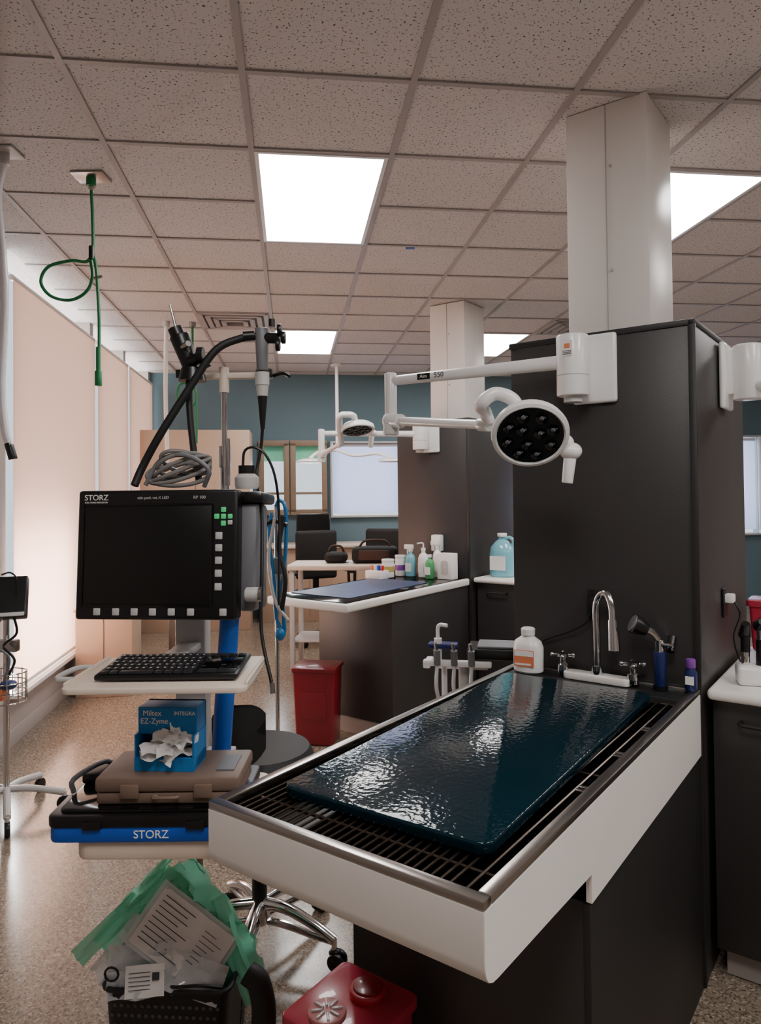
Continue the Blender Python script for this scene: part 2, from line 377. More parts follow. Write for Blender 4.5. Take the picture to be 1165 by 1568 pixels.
# ---------------- exam lamps
def lamp(F,pts,head,nrm,txt=True):
    g=G('articulated_exam_lamp')
    Pl=F
    g.box((-.385,1.372,1.80),(-.235,1.3935,2.03),plast,.012,X=Pl,seg=3)
    mc=(-.355,1.305)
    g.box((-.385,1.305,1.825),(-.325,1.38,2.015),plast,.01,X=Pl)
    g.cyl((mc[0],mc[1],1.82),(mc[0],mc[1],2.02),.052,plast,X=Pl,bev=.006)
    g.cyl((mc[0],mc[1],1.885),(mc[0],mc[1],1.888),.0528,lgry,X=Pl)
    if txt:
        g.box((-.37,1.2515,1.945),(-.335,1.2535,1.995),paper,X=Pl); g.box((-.362,1.2508,1.97),(-.343,1.252,1.985),orange,X=Pl)
        for q in range(3): g.box((-.367,1.2508,1.95+q*.005),(-.338,1.252,1.952+q*.005),ink,X=Pl)
    g.cyl((mc[0],mc[1],1.80),(mc[0],mc[1],1.82),.03,lgry,X=Pl)
    m0=Pl@Vector((mc[0],mc[1],pts[0][2]))
    e=Vector(pts[0]); k=Vector(pts[1]); j=Vector(pts[2]); H=Vector(head)
    g.cyl(m0,e,.024,plast,r2=.018,bev=.003)
    if txt:
        dv=(m0-e).normalized(); c=e+dv*.22
        q=Matrix.Translation(c)@Matrix.Rotation(math.atan2(dv.y,dv.x),4,'Z')@TR(0,-.0215,0)@RX(90)
        g.box((-.095,-.011,-.004),(-.045,.011,.0004),blk,X=q); g.text('Aim',.018,white,q@TR(-.07,0,.001)); g.text('550',.026,ink,q@TR(-.008,0,.0005))
    g.cyl((e.x,e.y,k.z-.03),(e.x,e.y,e.z+.03),.023,plast,bev=.006); g.sph(k,.034,plast)
    g.cyl(k+Vector((0,0,-.055)),k+Vector((0,0,.02)),.03,plast,bev=.008)
    g.cyl(k,k+(j-k)*.12,.026,plast); g.cyl(k,j,.0165,plast,r2=.015)
    g.cyl(j-(j-k).normalized()*.05,j,.021,plast,bev=.003)
    nr=Vector(nrm).normalized(); 
    up=Vector((0,0,1)); rt=up.cross(nr).normalized(); u2=nr.cross(rt)
    M=Matrix((( rt.x,u2.x,nr.x,H.x),(rt.y,u2.y,nr.y,H.y),(rt.z,u2.z,nr.z,H.z),(0,0,0,1)))
    g.lathe([(0,-.035),(.05,-.034),(.088,-.026),(.108,-.01),(.113,.006),(.111,.018),(.101,.022),(.095,.016)],plast,M,seg=40)
    g.cyl((0,0,.005),(0,0,.0175),.096,blk,X=M,seg=40)
    lens=mat('lamp_lens',(150,155,162),.08,.8)
    for r_,n_ in ((.03,3),(.068,8)):
        for q in range(n_):
            a=2*math.pi*q/n_+.3; g.lathe([(.0185,.0175),(.0185,.0225),(.0165,.0225),(.008,.0178),(0,.0178)],blkg,M@TR(r_*math.cos(a),r_*math.sin(a),0),seg=18)
            g.sph((r_*math.cos(a),r_*math.sin(a),.018),.008,lens,(1,1,.6),M,seg=10)
            g.sph((r_*math.cos(a)+.009,r_*math.sin(a)+.004,.0195),.0035,lens,(1,1,.5),M,seg=6)
    s_=-1 if (M.inverted()@j).x<0 else 1
    jl=M.inverted()@j
    g.tube([jl,jl+Vector((s_*.012,.03,-.02)),(s_*.14,.075,-.04),(s_*.10,.105,-.05),(s_*.05,.085,-.05),(s_*.03,.05,-.03)],.020,plast,seg=14,X=M)
    c=M@Vector((-s_*.10,-.05,-.01)); c2=c+Vector((.02,0,-.022))
    g.sph(c,.03,plast); g.sph(c2,.033,plast,(1,1,.8)); g.cyl(c2,c2+Vector((-.012,0,-.095)),.019,plast,r2=.016,bev=.004)
    g.done()
lamp(T1,[(.04,2.70,1.935),(.04,2.70,1.785),(.335,2.20,1.72)],(.437,2.10,1.687),(-.12,-.76,-.62))
lamp(T2,[(-.42,5.10,1.935),(-.42,5.10,1.785),(-.26,4.75,1.84)],(-.15,4.65,1.93),(.1,-.25,-.95),txt=False)
g=G('articulated_exam_lamp')
F=T1
g.box((.0045,1.72,1.79),(.024,1.87,2.02),plast,.009,X=F,seg=3); g.cyl((.085,1.80,1.82),(.085,1.80,2.01),.05,plast,X=F,bev=.006); g.box((.02,1.77,1.84),(.08,1.83,2.0),plast,.008,X=F)
g.cyl((.085,1.80,1.86),(.7,1.4,1.86),.022,plast,X=F); g.cyl((.7,1.4,1.70),(.7,1.4,1.90),.023,plast,X=F); g.cyl((.7,1.4,1.72),(1.1,1.9,1.66),.017,plast,X=F)
g.lathe([(0,.035),(.05,.034),(.088,.026),(.11,.01),(.117,-.006),(.1,-.02),(0,-.018)],plast,F@TR(1.15,1.95,1.62),seg=32); g.cyl((.7,1.4,1.66),(.7,1.4,1.72),.03,plast,X=F)
g.done()
g=G('articulated_exam_lamp')  # added far lamp, stands in for a lamp reflection in the back window
F=TR(-.5,8.2,0)
g.cyl((0,.1,1.98),(0,.1,CH-.001),.02,plast); g.cyl((0,.1,CH-.03),(0,.1,CH-.001),.07,plast)
g.tube([(0,.1,2.0),(.2,0,1.93),(.45,0,1.95),(.62,0,1.9)],.018,plast,n=4); g.tube([(0,.1,2.0),(-.2,0,1.98),(-.3,-.1,1.9)],.018,plast,n=4)
g.bm.transform(F)
for q in ((.62,0,1.87),(-.3,-.1,1.87)): g.lathe([(0,.03),(.08,.028),(.14,.01),(.15,-.01),(.13,-.02),(0,-.018)],plast,F@TR(*q),seg=28)
g.done()
# ---------------- endoscopy cart
g=G('endoscopy_monitor',TR(-.565,1.80,1.368)@RZ(-5)@RX(-4))
g.box((-.207,0,-.162),(.207,.05,.162),blk,.008,seg=3)
g.box((-.195,.05,-.15),(.20,.17,.15),blk,.015)
g.box((.196,.045,-.145),(.245,.16,.13),gry,.012); g.cyl((.225,.02,-.10),(.262,.02,-.10),.018,lgry,bev=.003); g.cyl((.26,.02,-.10),(.268,.02,-.10),.022,steel)
g.box((.20,.03,.13),(.262,.17,.158),blk,.008)
g.box((-.187,-.0015,-.124),(.141,.004,.122),screen,.001)
for a,b in (((-.193,-.129),(-.187,.127)),((.141,-.129),(.147,.127)),((-.187,.122),(.141,.127)),((-.187,-.129),(.141,-.124))):
    g.box((a[0],-.003,a[1]),(b[0],.002,b[1]),blkg,.001)
for z in (.046,.016,-.015,-.047,-.08): g.box((.152,-.003,z-.009),(.170,.001,z+.009),lgry,.002)
for x in (-.149,-.1,-.052,-.005,.043,.092,.174): g.box((x-.009,-.003,-.151),(x+.009,.001,-.133),lgry,.002)
for dx,dz in ((0,.017),(0,-.017),(-.017,0),(0,0)): g.box((.172+dx-.0065,-.003,.094+dz-.0065),(.172+dx+.0065,.001,.094+dz+.0065),greenL,.002)
for dx,dz in ((.017,0),(.017,-.015)): g.box((.172+dx-.006,-.003,.094+dz-.006),(.172+dx+.006,.001,.094+dz+.006),greenL if dz==0 else lgry,.002)
g.text('STORZ',.02,white,TR(-.158,-.0012,.143)@RX(90)); g.text('tele pack vet X LED',.010,lgry,TR(-.01,-.0012,.142)@RX(90)); g.text('RP 100',.011,lgry,TR(.11,-.0012,.142)@RX(90))
g.text('KARL STORZ ENDOSKOPE',.005,white,TR(-.158,-.0012,.131)@RX(90))
g.done()
g=G('coiled_light_cable',TR(0,0,-.018))
gc=mat('grey_cable',(120,116,114),.4)
for k in range(6):
    pts=[]
    for a in range(0,360,30):
        pts.append((-.53+(.082-.005*k)*math.cos(R(a))+.004*k,1.88+.035*math.sin(R(a+10*k)),1.588+.03*math.sin(R(a*1+40*k))+.006*k))
    g.tube(pts+[pts[0]],.0055,gc,n=5)
g.tube([(-.455,1.85,1.555),(-.44,1.83,1.60),(-.50,1.84,1.635),(-.57,1.86,1.625),(-.61,1.86,1.56)],.006,gry)
g.done()
g=G('endoscope_water_bottle',TR(-.355,1.90,1.53))
g.lathe([(.03,0),(.032,.01),(.032,.03),(.02,.042)],lgry); g.cyl((0,0,.04),(0,0,.062),.022,blk); 
g.tube([(-.01,0,.06),(-.005,0,.10),(.02,0,.11),(.05,0,.09),(.075,0,.03),(.085,0,-.08),(.09,-.05,-.3)],.0035,blk); g.done()
g=G('endoscopy_cart')
g.cyl((-.435,2.0,1.0),(-.435,2.0,1.87),.008,chrome); g.cyl((-.435,2.0,.77),(-.435,2.0,1.63),.0125,chrome); g.cyl((-.435,2.0,1.59),(-.435,2.0,1.65),.017,chrome); g.cyl((-.42,1.98,1.54),(-.42,1.98,1.67),.005,chrome)
g.box((-.585,2.03,.735),(-.50,2.10,1.40),lgry,.006); g.box((-.57,1.98,1.30),(-.51,2.04,1.36),lgry,.004)
g.box((-.50,1.99,.99),(-.42,2.06,1.02),lgry,.004); g.box((-.50,1.99,.77),(-.42,2.06,.80),lgry,.004); g.box((-.57,1.75,1.085),(-.51,2.05,1.103),lgry,.003)
g.prism(rrect(-.675,1.50,-.285,1.79,.02),1.103,1.115,beige,bev=.002)
for a,b in (((-.675,1.50),(-.668,1.79)),((-.292,1.50),(-.285,1.79))): g.box((a[0],a[1]+.02,1.113),(b[0],b[1]-.02,1.123),beige,.002)
g.tube([(-.67,1.56,1.12),(-.71,1.57,1.12),(-.705,1.66,1.12),(-.67,1.67,1.12)],.006,lgry,n=4)
g.box((-.555,1.99,1.838),(-.30,2.015,1.854),beige,.003); g.box((-.56,1.96,1.836),(-.51,2.02,1.86),blk,.004); g.cyl((-.32,1.985,1.836),(-.32,1.985,1.86),.024,blk); g.cyl((-.435,2.0,1.80),(-.435,2.0,1.87),.014,beige)
g.tube([(-.30,2.0,1.845),(-.27,1.99,1.85),(-.25,1.98,1.84)],.005,blk)
g.prism(rrect(-.665,1.55,-.30,1.93,.03),.735,.777,beige,bev=.008)
g.cyl((-.54,2.07,.06),(-.54,2.07,.736),.02,dbrown); g.box((-.57,1.80,.70),(-.51,2.10,.736),dbrown,.004)
for x,y in ((-.20,.06),(.12,.0),(-.12,.20),(.06,.16)):
    g.tube([(-.54,2.07,.08),(-.54+x*.5,2.07+y*.5,.075),(-.54+x,2.07+y,.06)],.018,dbrown,n=3); g.cyl((-.55+x,2.07+y,.025),(-.53+x,2.07+y,.025),.025,blk)
g.done()
g=G('flexible_endoscope',TR(0,0,-.015))
g.cyl((-.51,1.95,1.865),(-.545,1.95,1.965),.020,blk,r2=.028,bev=.004); g.cyl((-.545,1.95,1.955),(-.557,1.95,1.985),.02,blk); g.cyl((-.552,1.95,1.975),(-.57,1.95,2.05),.0045,chrome,r2=.003)
g.cyl((-.515,1.94,1.89),(-.485,1.93,1.90),.016,blk); g.cyl((-.488,1.92,1.905),(-.472,1.92,1.905),.022,blk); g.cyl((-.53,1.93,1.93),(-.51,1.91,1.935),.008,steel)
g.cyl((-.46,1.93,1.89),(-.48,1.93,1.88),.014,blk)
g.cyl((-.51,1.95,1.84),(-.51,1.95,1.875),.038,blk,r2=.03)
g.tube([(-.52,1.95,1.85),(-.515,1.94,1.75),(-.50,1.93,1.63),(-.485,1.92,1.565)],.009,blkr)
g.done()
g=G('flexible_endoscope',TR(0,0,-.018))
g.cyl((-.32,1.95,1.87),(-.32,1.95,1.985),.015,gry,r2=.02,bev=.003); g.cyl((-.32,1.95,1.96),(-.27,1.94,1.955),.015,blk)
for x,z in ((-.275,1.975),(-.265,1.955),(-.28,1.935)): g.cyl((x,1.93,z),(x+.012,1.93,z),.017,blk,bev=.003)
g.cyl((-.29,1.93,1.985),(-.29,1.93,2.005),.009,blk)
g.cyl((-.32,1.95,1.83),(-.32,1.95,1.865),.019,lgry); g.cyl((-.32,1.95,1.80),(-.32,1.95,1.835),.014,lgry,r2=.018); g.cyl((-.32,1.95,1.71),(-.32,1.95,1.80),.006,blk,r2=.014)
g.tube([(-.32,1.95,1.72),(-.325,1.95,1.66),(-.335,1.93,1.58),(-.31,1.86,1.5),(-.300,1.80,1.35),(-.296,1.76,1.2),(-.265,1.72,1.08)],.0045,blk)
g.cyl((-.265,1.72,1.085),(-.263,1.72,1.06),.006,steel)
g.tube([(-.32,1.95,1.965),(-.38,1.94,1.955),(-.44,1.92,1.92),(-.50,1.91,1.83),(-.58,1.90,1.70),(-.63,1.90,1.61),(-.645,1.88,1.56)],.0105,blkr,seg=12)
g.cyl((-.34,1.948,1.965),(-.37,1.943,1.962),.0135,blk)
g.done()
g=G('computer_keyboard',TR(-.468,1.635,1.119)@RX(3))
g.box((-.155,-.085,.003),(.155,.085,.017),blk,.006)
keym=mat('key_black',(34,34,38),.4)
for r_ in range(6):
    y=-.07+r_*.0262*.95
    if r_==0:
        for a,b in ((-.145,-.127),(-.124,-.106),(-.103,-.03),(-.027,-.009),(-.006,.012),(.015,.033),(.036,.055)): g.box((a,y-.010,.017),(b,y+.010,.0205),keym,.0015)
    else:
        for c in range(13):
            x=-.145+c*.0155+ (r_%2)*.003; g.box((x,y-.010,.017),(x+.0135,y+.010,.0205),keym,.0015); g.box((x+.004,y-.002,.0204),(x+.0075,y+.004,.0207),lgry)
g.box((.066,-.045,.017),(.148,.045,.0185),blkg,.001)
for k in range(4): g.box((.066+.021*k,.052,.017),(.084+.021*k,.070,.0195),keym,.001)
g.box((.066,-.075,.017),(.105,-.05,.0195),keym,.001); g.box((.108,-.075,.017),(.148,-.05,.0195),keym,.001); g.done()
g=G('blue_instrument_case',TR(-.512,1.68,.7775))
g.prism(rrect(-.205,-.14,.20,.14,.02),0,.035,blue,bev=.006)
g.prism(rrect(-.208,-.143,.203,.143,.02),.034,.058,blk,bev=.004)
g.prism(rrect(-.19,-.125,.185,.125,.02),.056,.064,blkg,bev=.003)
for x in (-.13,.09): g.box((x,-.147,.03),(x+.04,-.14,.048),blk,.003)
g.tube([(-.20,-.02,.06),(-.20,-.02,.09),(-.16,.06,.10),(-.15,.10,.07)],.006,gry,n=4); g.box((-.2,.02,.06),(-.13,.12,.085),blk,.008)
g.text('STORZ',.024,white,TR(.015,-.1405,.018)@RX(90)); g.done()
g=G('brown_tool_case',TR(-.475,1.665,.842))
g.box((-.155,-.085,0),(.155,.085,.026),brown,.006); g.box((-.158,-.088,.026),(.158,.088,.058),brown,.008)
for x in (-.1,.06): g.box((x,-.094,.015),(x+.04,-.086,.045),brown,.003)
g.tube([(.02,-.088,.02),(.025,-.10,.02),(-.025,-.10,.02),(-.02,-.088,.02)],.004,brown,n=3)
g.box((.10,-.05,.058),(.14,.04,.061),gry); g.done()
g=G('blue_wipes_carton',TR(-.488,1.655,.9005)@RZ(-4))
g.box((-.068,-.04,0),(.068,.05,.03),blue2,.002); g.box((-.068,.035,0),(.068,.05,.135),blue2,.002)
g.box((-.068,-.04,.0),(-.064,.04,.08),blue2); g.box((.064,-.04,.0),(.068,.04,.08),blue2); g.box((-.068,-.02,.075),(.068,.05,.135),blue2,.002)
g.box((-.068,-.042,.0),(.068,-.038,.028),blue2)
g.text('Miltex',.017,white,TR(-.035,-.0205,.122)@RX(90)); g.text('EZ-Zyme',.017,white,TR(-.03,-.0205,.104)@RX(90)); g.text('INTEGRA',.012,white,TR(.04,-.0205,.122)@RX(90))
rnd=random.Random(3)
for k in range(15):
    c=Vector((rnd.uniform(-.048,.048),rnd.uniform(-.05,-.008),.03+.0042*k))
    g.sheet(lambda u,v:(u*.06-.03,v*.03-.015,.006*math.sin(u*9+k)*math.cos(v*6)),6,4,paper,TR(*c)@RZ(rnd.uniform(-50,50))@RX(35+rnd.uniform(-25,25)))
g.done()
g=G('blue_paper_roll',TR(-.43,1.89,.779)); g.cyl((0,0,.0),(.03,0,.42),.025,blue3,bev=.004); g.cyl((.03,0,.419),(.03,0,.4235),.012,blk); g.done()
def stool(name,x,y,hs,rs,rot,back=True):
    g=G(name,TR(x,y,0)@RZ(rot))
    g.lathe([(0,hs-.075),(rs-.02,hs-.07),(rs,hs-.05),(rs+.004,hs-.03),(rs-.01,hs-.006),(rs-.05,hs),(0,hs+.002)],blkr,seg=40)
    g.cyl((0,0,hs-.1),(0,0,hs-.07),.06,blk); g.cyl((0,0,.30),(0,0,hs-.08),.014,chrome); g.cyl((0,0,.14),(0,0,.36),.025,blk); g.cyl((0,0,.09),(0,0,.16),.036,chrome,bev=.005)
    for k in range(5):
        M=RZ(72*k)
        g.tube([(.02,0,.155),(.10,0,.155),(.2,0,.125),(.275,0,.09)],.020,chrome,X=M,r2=.015,seg=12)
        g.tube([(.02,0,.10),(.10,0,.10),(.2,0,.09),(.275,0,.085)],.012,chrome,X=M,seg=10)
        g.cyl((.275,0,.055),(.275,0,.10),.009,chrome,X=M)
        for s_ in (-.014,.014): g.cyl((.285,s_-.008,.028),(.285,s_+.008,.028),.028,blk,X=M,bev=.004)
        g.sph((.278,0,.05),.022,blk,(1,.8,.7),M,seg=10)
    g.tube([(0,-.02,hs-.09),(.1,-.04,hs-.095),(.14,-.05,hs-.11)],.005,chrome)
    if back:
        B=RZ(-rot+8)
        g.tube([(-.0,-.05,hs-.09),(-.05,-.20,hs-.09),(-.05,-.24,hs-.0),(-.05,-.23,hs+.06)],.012,blk,X=B)
        for o_ in (0,-.025): g.sheet(lambda u,v:((u-.5)*.16-.05,-.215+o_-.04*math.sin(math.pi*u),hs+.03+v*.18-.04*(2*abs(u-.5))**3*(1 if v>.5 else -1)),12,8,blkr,B)
    g.done()
stool('rolling_stool',-.42,2.42,.675,.18,-22)
BX,BY=-.55,1.92; BH=.275
g=G('waste_basket',TR(BX,BY-.005,0)@RZ(-4))
def bask(u,v,e=0):
    P=rrect(-.145-.015*v+e,-.085-.01*v+e,.145+.015*v-e,.085+.01*v-e,.03,4); 
    k=int(round(u*len(P)))%len(P); return (P[k][0],P[k][1],v*BH)
meshm=mat('basket_black',(24,24,27),.4)
nP=len(rrect(0,0,1,1,.1,4))
g.sheet(lambda u,v:bask(u,v),nP,6,meshm); g.sheet(lambda u,v:bask(u,v,.004),nP,6,meshm)
g.prism(rrect(-.14,-.08,.14,.08,.03,4),0,.006,meshm)
P=[(x,y,BH) for x,y in rrect(-.162,-.098,.162,.098,.03,4)]; g.tube(P,.007,meshm,closed=True,n=1)
holem=mat('basket_hole',(80,74,70),.6)
for r_ in range(8):
    for c in range(16):
        z=.06+r_*.025; y=-.0855-.010*z/BH-.0008
        g.cyl((-.135+c*.0175+(r_%2)*.008,y,z),(-.135+c*.0175+(r_%2)*.008,y+.0005,z),.005,holem,seg=8)
g.done()
g=G('sterile_pouch_waste',TR(BX,BY,0)@RZ(-2))
def lerp(v,tab):
    for (a,x),(b,y) in zip(tab,tab[1:]):
        if v<=b: return x+(y-x)*(v-a)/(b-a)
    return tab[-1][1]
def film(sd,dy,k=1):
    lt=[(0,-.13),(.1,-.17),(.35,-.24),(.62,-.18),(.85,-.10),(1,-.05)]; rt=[(0,.14),(.08,.215),(.3,.20),(.62,.12),(.85,.07),(1,.02)]
    def f(u,v):
        a=lerp(v,lt)*k; b=lerp(v,rt)*k; n_=noise.noise(Vector((u*4+sd,v*4,sd)))*.06+noise.noise(Vector((u*12,v*12+sd,sd)))*.022
        return (a+(b-a)*u+n_*.3,dy+n_-.05*math.sin(math.pi*u),.20+.335*v*k+.01*n_)
    return f
g.sheet(film(3,.035),28,28,tealbag); g.sheet(film(8,.07,.95),24,24,tealbag)
def crum(w,h,s,amp=.012):
    def f(u,v):
        n_=noise.noise(Vector((u*3+s,v*3,s)))*amp*2+noise.noise(Vector((u*9,v*9+s,s)))*amp*.6
        return ((u-.5)*w,n_,(v-.5)*h)
    return f
g.sheet(crum(.05,.26,11,.01),6,16,tealbag,TR(.155,-.02,.33)@RY(-28)@RX(-16))
g.sheet(crum(.05,.20,13,.01),6,14,tealbag,TR(-.175,-.03,.385)@RY(48)@RX(-12))
Mp=TR(.03,-.055,.375)@RY(37)@RX(-24)
g.sheet(crum(.25,.165,1,.006),14,12,pouch,Mp@TR(.0,.006,0)); g.sheet(crum(.225,.145,1,.004),14,12,paper,Mp)
for k in range(9): 
    w=.09 if k%4 else .12
    g.box((-.10,-.0085,.056-k*.0135),(-.10+w*(.8+.2*((k*7)%3)/2),-.008,.058-k*.0135),ink,X=Mp)
    if k<7: g.box((.035,-.0085,.046-k*.0125),(.035+.06*(.6+.4*((k*5)%3)/2),-.008,.0475-k*.0125),ink,X=Mp)
M2=TR(-.07,-.085,.315)@RY(-6)@RX(-22)
g.sheet(crum(.17,.12,4,.014),12,12,pouch,M2); g.sheet(crum(.10,.07,4,.003),8,8,paper,M2@TR(.02,-.018,-.02))
for k in range(5): g.box((-.02,-.0215,-.002-k*.009),(.035,-.021,-.0005-k*.009),ink,X=M2)
g.box((.04,-.0216,-.02),(.058,-.021,-.003),ink,X=M2)
g.sheet(crum(.08,.17,6,.02),10,12,pouch,TR(-.125,-.05,.34)@RY(40)@RX(-14)); g.sheet(crum(.15,.09,8,.012),10,10,pouch,TR(.07,-.085,.30)@RY(18)@RX(-24))
g.tube([(-.13+.017*math.cos(R(a)),-.115,.325+.017*math.sin(R(a))) for a in range(0,360,30)],.003,blk,closed=True,n=1)
g.tube([(.0,-.08,.275),(.03,-.11,.292),(.09,-.11,.296),(.14,-.09,.278)],.004,blk); g.done()
g=G('saddle_chair',TR(-.305,1.72,0))
g.tube([(-.02,.0,.06),(.0,-.01,.18),(.015,0,.28),(-.0,.02,.345),(-.03,.03,.365)],.032,blkr,seg=14,r2=.026)
g.tube([(-.02,.0,.06),(-.08,-.04,.05),(-.16,-.10,.06)],.02,blkr,seg=12)
for q in ((-.02,.0,.03),(-.17,-.12,.03)): g.cyl((q[0]-.012,q[1],q[2]),(q[0]+.012,q[1],q[2]),.03,blk,bev=.004)
g.done()
def sharps(name,M,w,d,h,lids=True,body=red):
    g=G(name,M)
    t=.88
    tb=bmesh.new(); bmesh.ops.create_cube(tb,size=1,matrix=TR(0,0,h/2)@Matrix.Diagonal((w,d,h,1)))
    for q in tb.verts:
        if q.co.z<.01: q.co.x*=t; q.co.y*=t
    bmesh.ops.bevel(tb,geom=tb.edges[:],offset=.015,segments=3,affect='EDGES',profile=.5); g.add(tb,body)
    g.prism(rrect(-w/2-.008,-d/2-.008,w/2+.008,d/2+.008,.018),h-.02,h+.004,body,bev=.004)
    if lids:
        g.cyl((-.025,-.05,h),(-.025,-.05,h+.012),.042,mat('translucent_lid',(208,140,142),.2),bev=.004)
        for a in range(0,360,45): g.box((.010,-.003,h+.011),(.034,.003,h+.016),pouch,.001,X=TR(-.025,-.05,0)@RZ(a))
        g.cyl((.01,.05,h),(.01,.05,h+.02),.042,red,bev=.005); g.cyl((.01,.05,h+.02),(.01,.05,h+.025),.034,redd,bev=.003)
        g.box((w/2-.004,-.08,h-.16),(w/2+.0005,.05,h-.05),paper); g.box((.0,-d/2-.004,h-.14),(.08,-d/2+.001,h-.05),paper)
        g.text('BIOHAZARD',.012,ink,TR(.04,-d/2-.005,h-.08)@RX(90))
    else:
        g.box((-w*.3,-d/2-.002,h*.35),(w*.3,-d/2+.006,h*.7),redd,.004)
    g.done()
sharps('sharps_container',T1@TR(-.485,.28,-.004),.20,.21,.39,True,pinkr)
sharps('biohazard_bin',TR(-.40,4.42,0)@RZ(-10),.26,.22,.46,False,redd)
g=G('patient_monitor_stand',TR(-1.80,3.45,0))
g.cyl((0,0,.10),(0,0,1.0),.014,chrome)
for a in (-62,10,82,154,226):
    M=RZ(a); g.tube([(0,0,.12),(.11,0,.115),(.26,0,.085)],.016,lgry,X=M,n=4); g.cyl((.26,-.012,.035),(.26,.012,.035),.035,blk,X=M,bev=.004); g.cyl((.26,0,.05),(.26,0,.09),.01,lgry,X=M)
Mm=TR(.04,-.1,1.05)@RZ(20)@RX(-25)
g.box((-.13,0,-.10),(.10,.06,.10),blk,.01,X=Mm); g.box((-.12,-.004,-.075),(.09,.001,.09),screen,X=Mm); g.box((-.12,-.006,-.098),(.09,0,-.08),lgry,.002,X=Mm)
for q in range(4):
    pts=[(.03+.10*math.cos(R(a)),-.08+.08*math.sin(R(a)),.56+.045*q) for a in range(0,360,20)]; g.tube(pts,.003,chrome,closed=True,n=1)
for a in range(0,360,30): g.cyl((.03+.10*math.cos(R(a)),-.08+.08*math.sin(R(a)),.56),(.03+.10*math.cos(R(a)),-.08+.08*math.sin(R(a)),.70),.0025,chrome,seg=6)
g.tube([(.08,-.1,.98),(.10,-.1,.88),(.04,-.1,.82),(.10,-.12,.76),(.06,-.1,.68)],.006,blk); g.tube([(.05,-.13,.96),(.0,-.15,.85),(.09,-.15,.78),(.05,-.12,.66)],.005,gry)
g.sph((.06,-.1,.64),.04,mat('blue_probe',(40,60,110),.4),(1,1,.6)); g.box((.0,-.13,.57),(.05,-.08,.63),orange,.01)
g.box((-.02,-.06,.78),(.08,-.02,.84),steel,.01); g.tube([(.03,-.1,1.15),(.07,-.1,1.16),(.10,-.1,1.13),(.095,-.1,1.05)],.004,blk); g.done()
# ---------------- ceiling hoses
g=G('green_oxygen_hose')
P=(-1.33,3.31)
g.box((P[0]-.075,P[1]-.06,CH-.012),(P[0]+.075,P[1]+.06,CH-.001),steel,.003); g.cyl((P[0],P[1],CH-.05),(P[0],P[1],CH-.01),.022,green); g.cyl((P[0],P[1],CH-.07),(P[0],P[1],CH-.04),.012,steel)
g.tube([(P[0],P[1],CH-.06),(P[0]+.006,P[1],2.80),(P[0]+.006,P[1],2.66),(P[0]-.02,P[1],2.60),(P[0]-.09,P[1]-.01,2.60),(P[0]-.19,P[1]-.02,2.57),(P[0]-.225,P[1]-.02,2.50),(P[0]-.18,P[1]-.02,2.435),(P[0]-.10,P[1],2.42),(P[0]-.03,P[1]+.01,2.46),(P[0]+.0,P[1]+.01,2.53),(P[0]-.01,P[1]+.01,2.62)],.0075,green,n=8)
g.tube([(P[0]-.01,P[1]+.01,2.66),(P[0]+.02,P[1],2.58),(P[0]+.03,P[1],2.44),(P[0]+.035,P[1],2.30),(P[0]+.032,P[1],2.10)],.0075,green)
g.cyl((P[0],P[1],2.61),(P[0],P[1],2.67),.012,blk); g.cyl((P[0]+.03,P[1],2.08),(P[0]+.03,P[1],2.20),.011,green); g.cyl((P[0]+.03,P[1],2.02),(P[0]+.03,P[1],2.09),.016,green,bev=.003)
g.cyl((P[0]+.012,P[1],2.52),(P[0]+.05,P[1],2.53),.007,steel); g.done()
g=G('white_vacuum_hose')
g.box((-1.66,3.0,CH-.012),(-1.54,3.12,CH-.002),lgry,.003); g.cyl((-1.60,3.06,CH-.06),(-1.60,3.06,CH-.01),.02,lgry)
g.tube([(-1.60,3.06,CH-.03),(-1.625,3.05,2.8),(-1.60,3.04,2.55),(-1.59,3.04,2.3),(-1.60,3.03,2.0),(-1.58,3.02,1.8),(-1.56,3.02,1.73)],.017,mat('white_hose',(226,220,224),.35,coat=.3),seg=14)
g.cyl((-1.565,3.02,1.74),(-1.545,3.02,1.67),.018,blk,bev=.003); g.done()
g=G('white_vacuum_hose'); g.cyl((-1.83,6.15,CH-.05),(-1.83,6.15,CH-.001),.03,lgry); g.tube([(-1.83,6.15,CH-.03),(-1.84,6.15,2.4),(-1.83,6.15,1.9),(-1.84,6.15,1.72)],.018,white); g.done()
g=G('green_oxygen_hose'); X=-1.62; Y=6.2
g.cyl((X,Y,CH-.04),(X,Y,CH-.001),.03,steel); g.tube([(X,Y,CH-.03),(X,Y,2.6),(X-.02,Y,2.5),(X-.12,Y,2.45),(X-.12,Y,2.32),(X,Y,2.28),(X+.03,Y,2.38),(X,Y,2.45)],.011,green); g.tube([(X+.01,Y,2.5),(X+.03,Y,2.3),(X+.03,Y,1.95)],.011,green); g.done()
g=G('ceiling_tag'); g.box((.165,4.34,CH-.004),(.22,4.365,CH-.0005),blue,X=None); g.done()
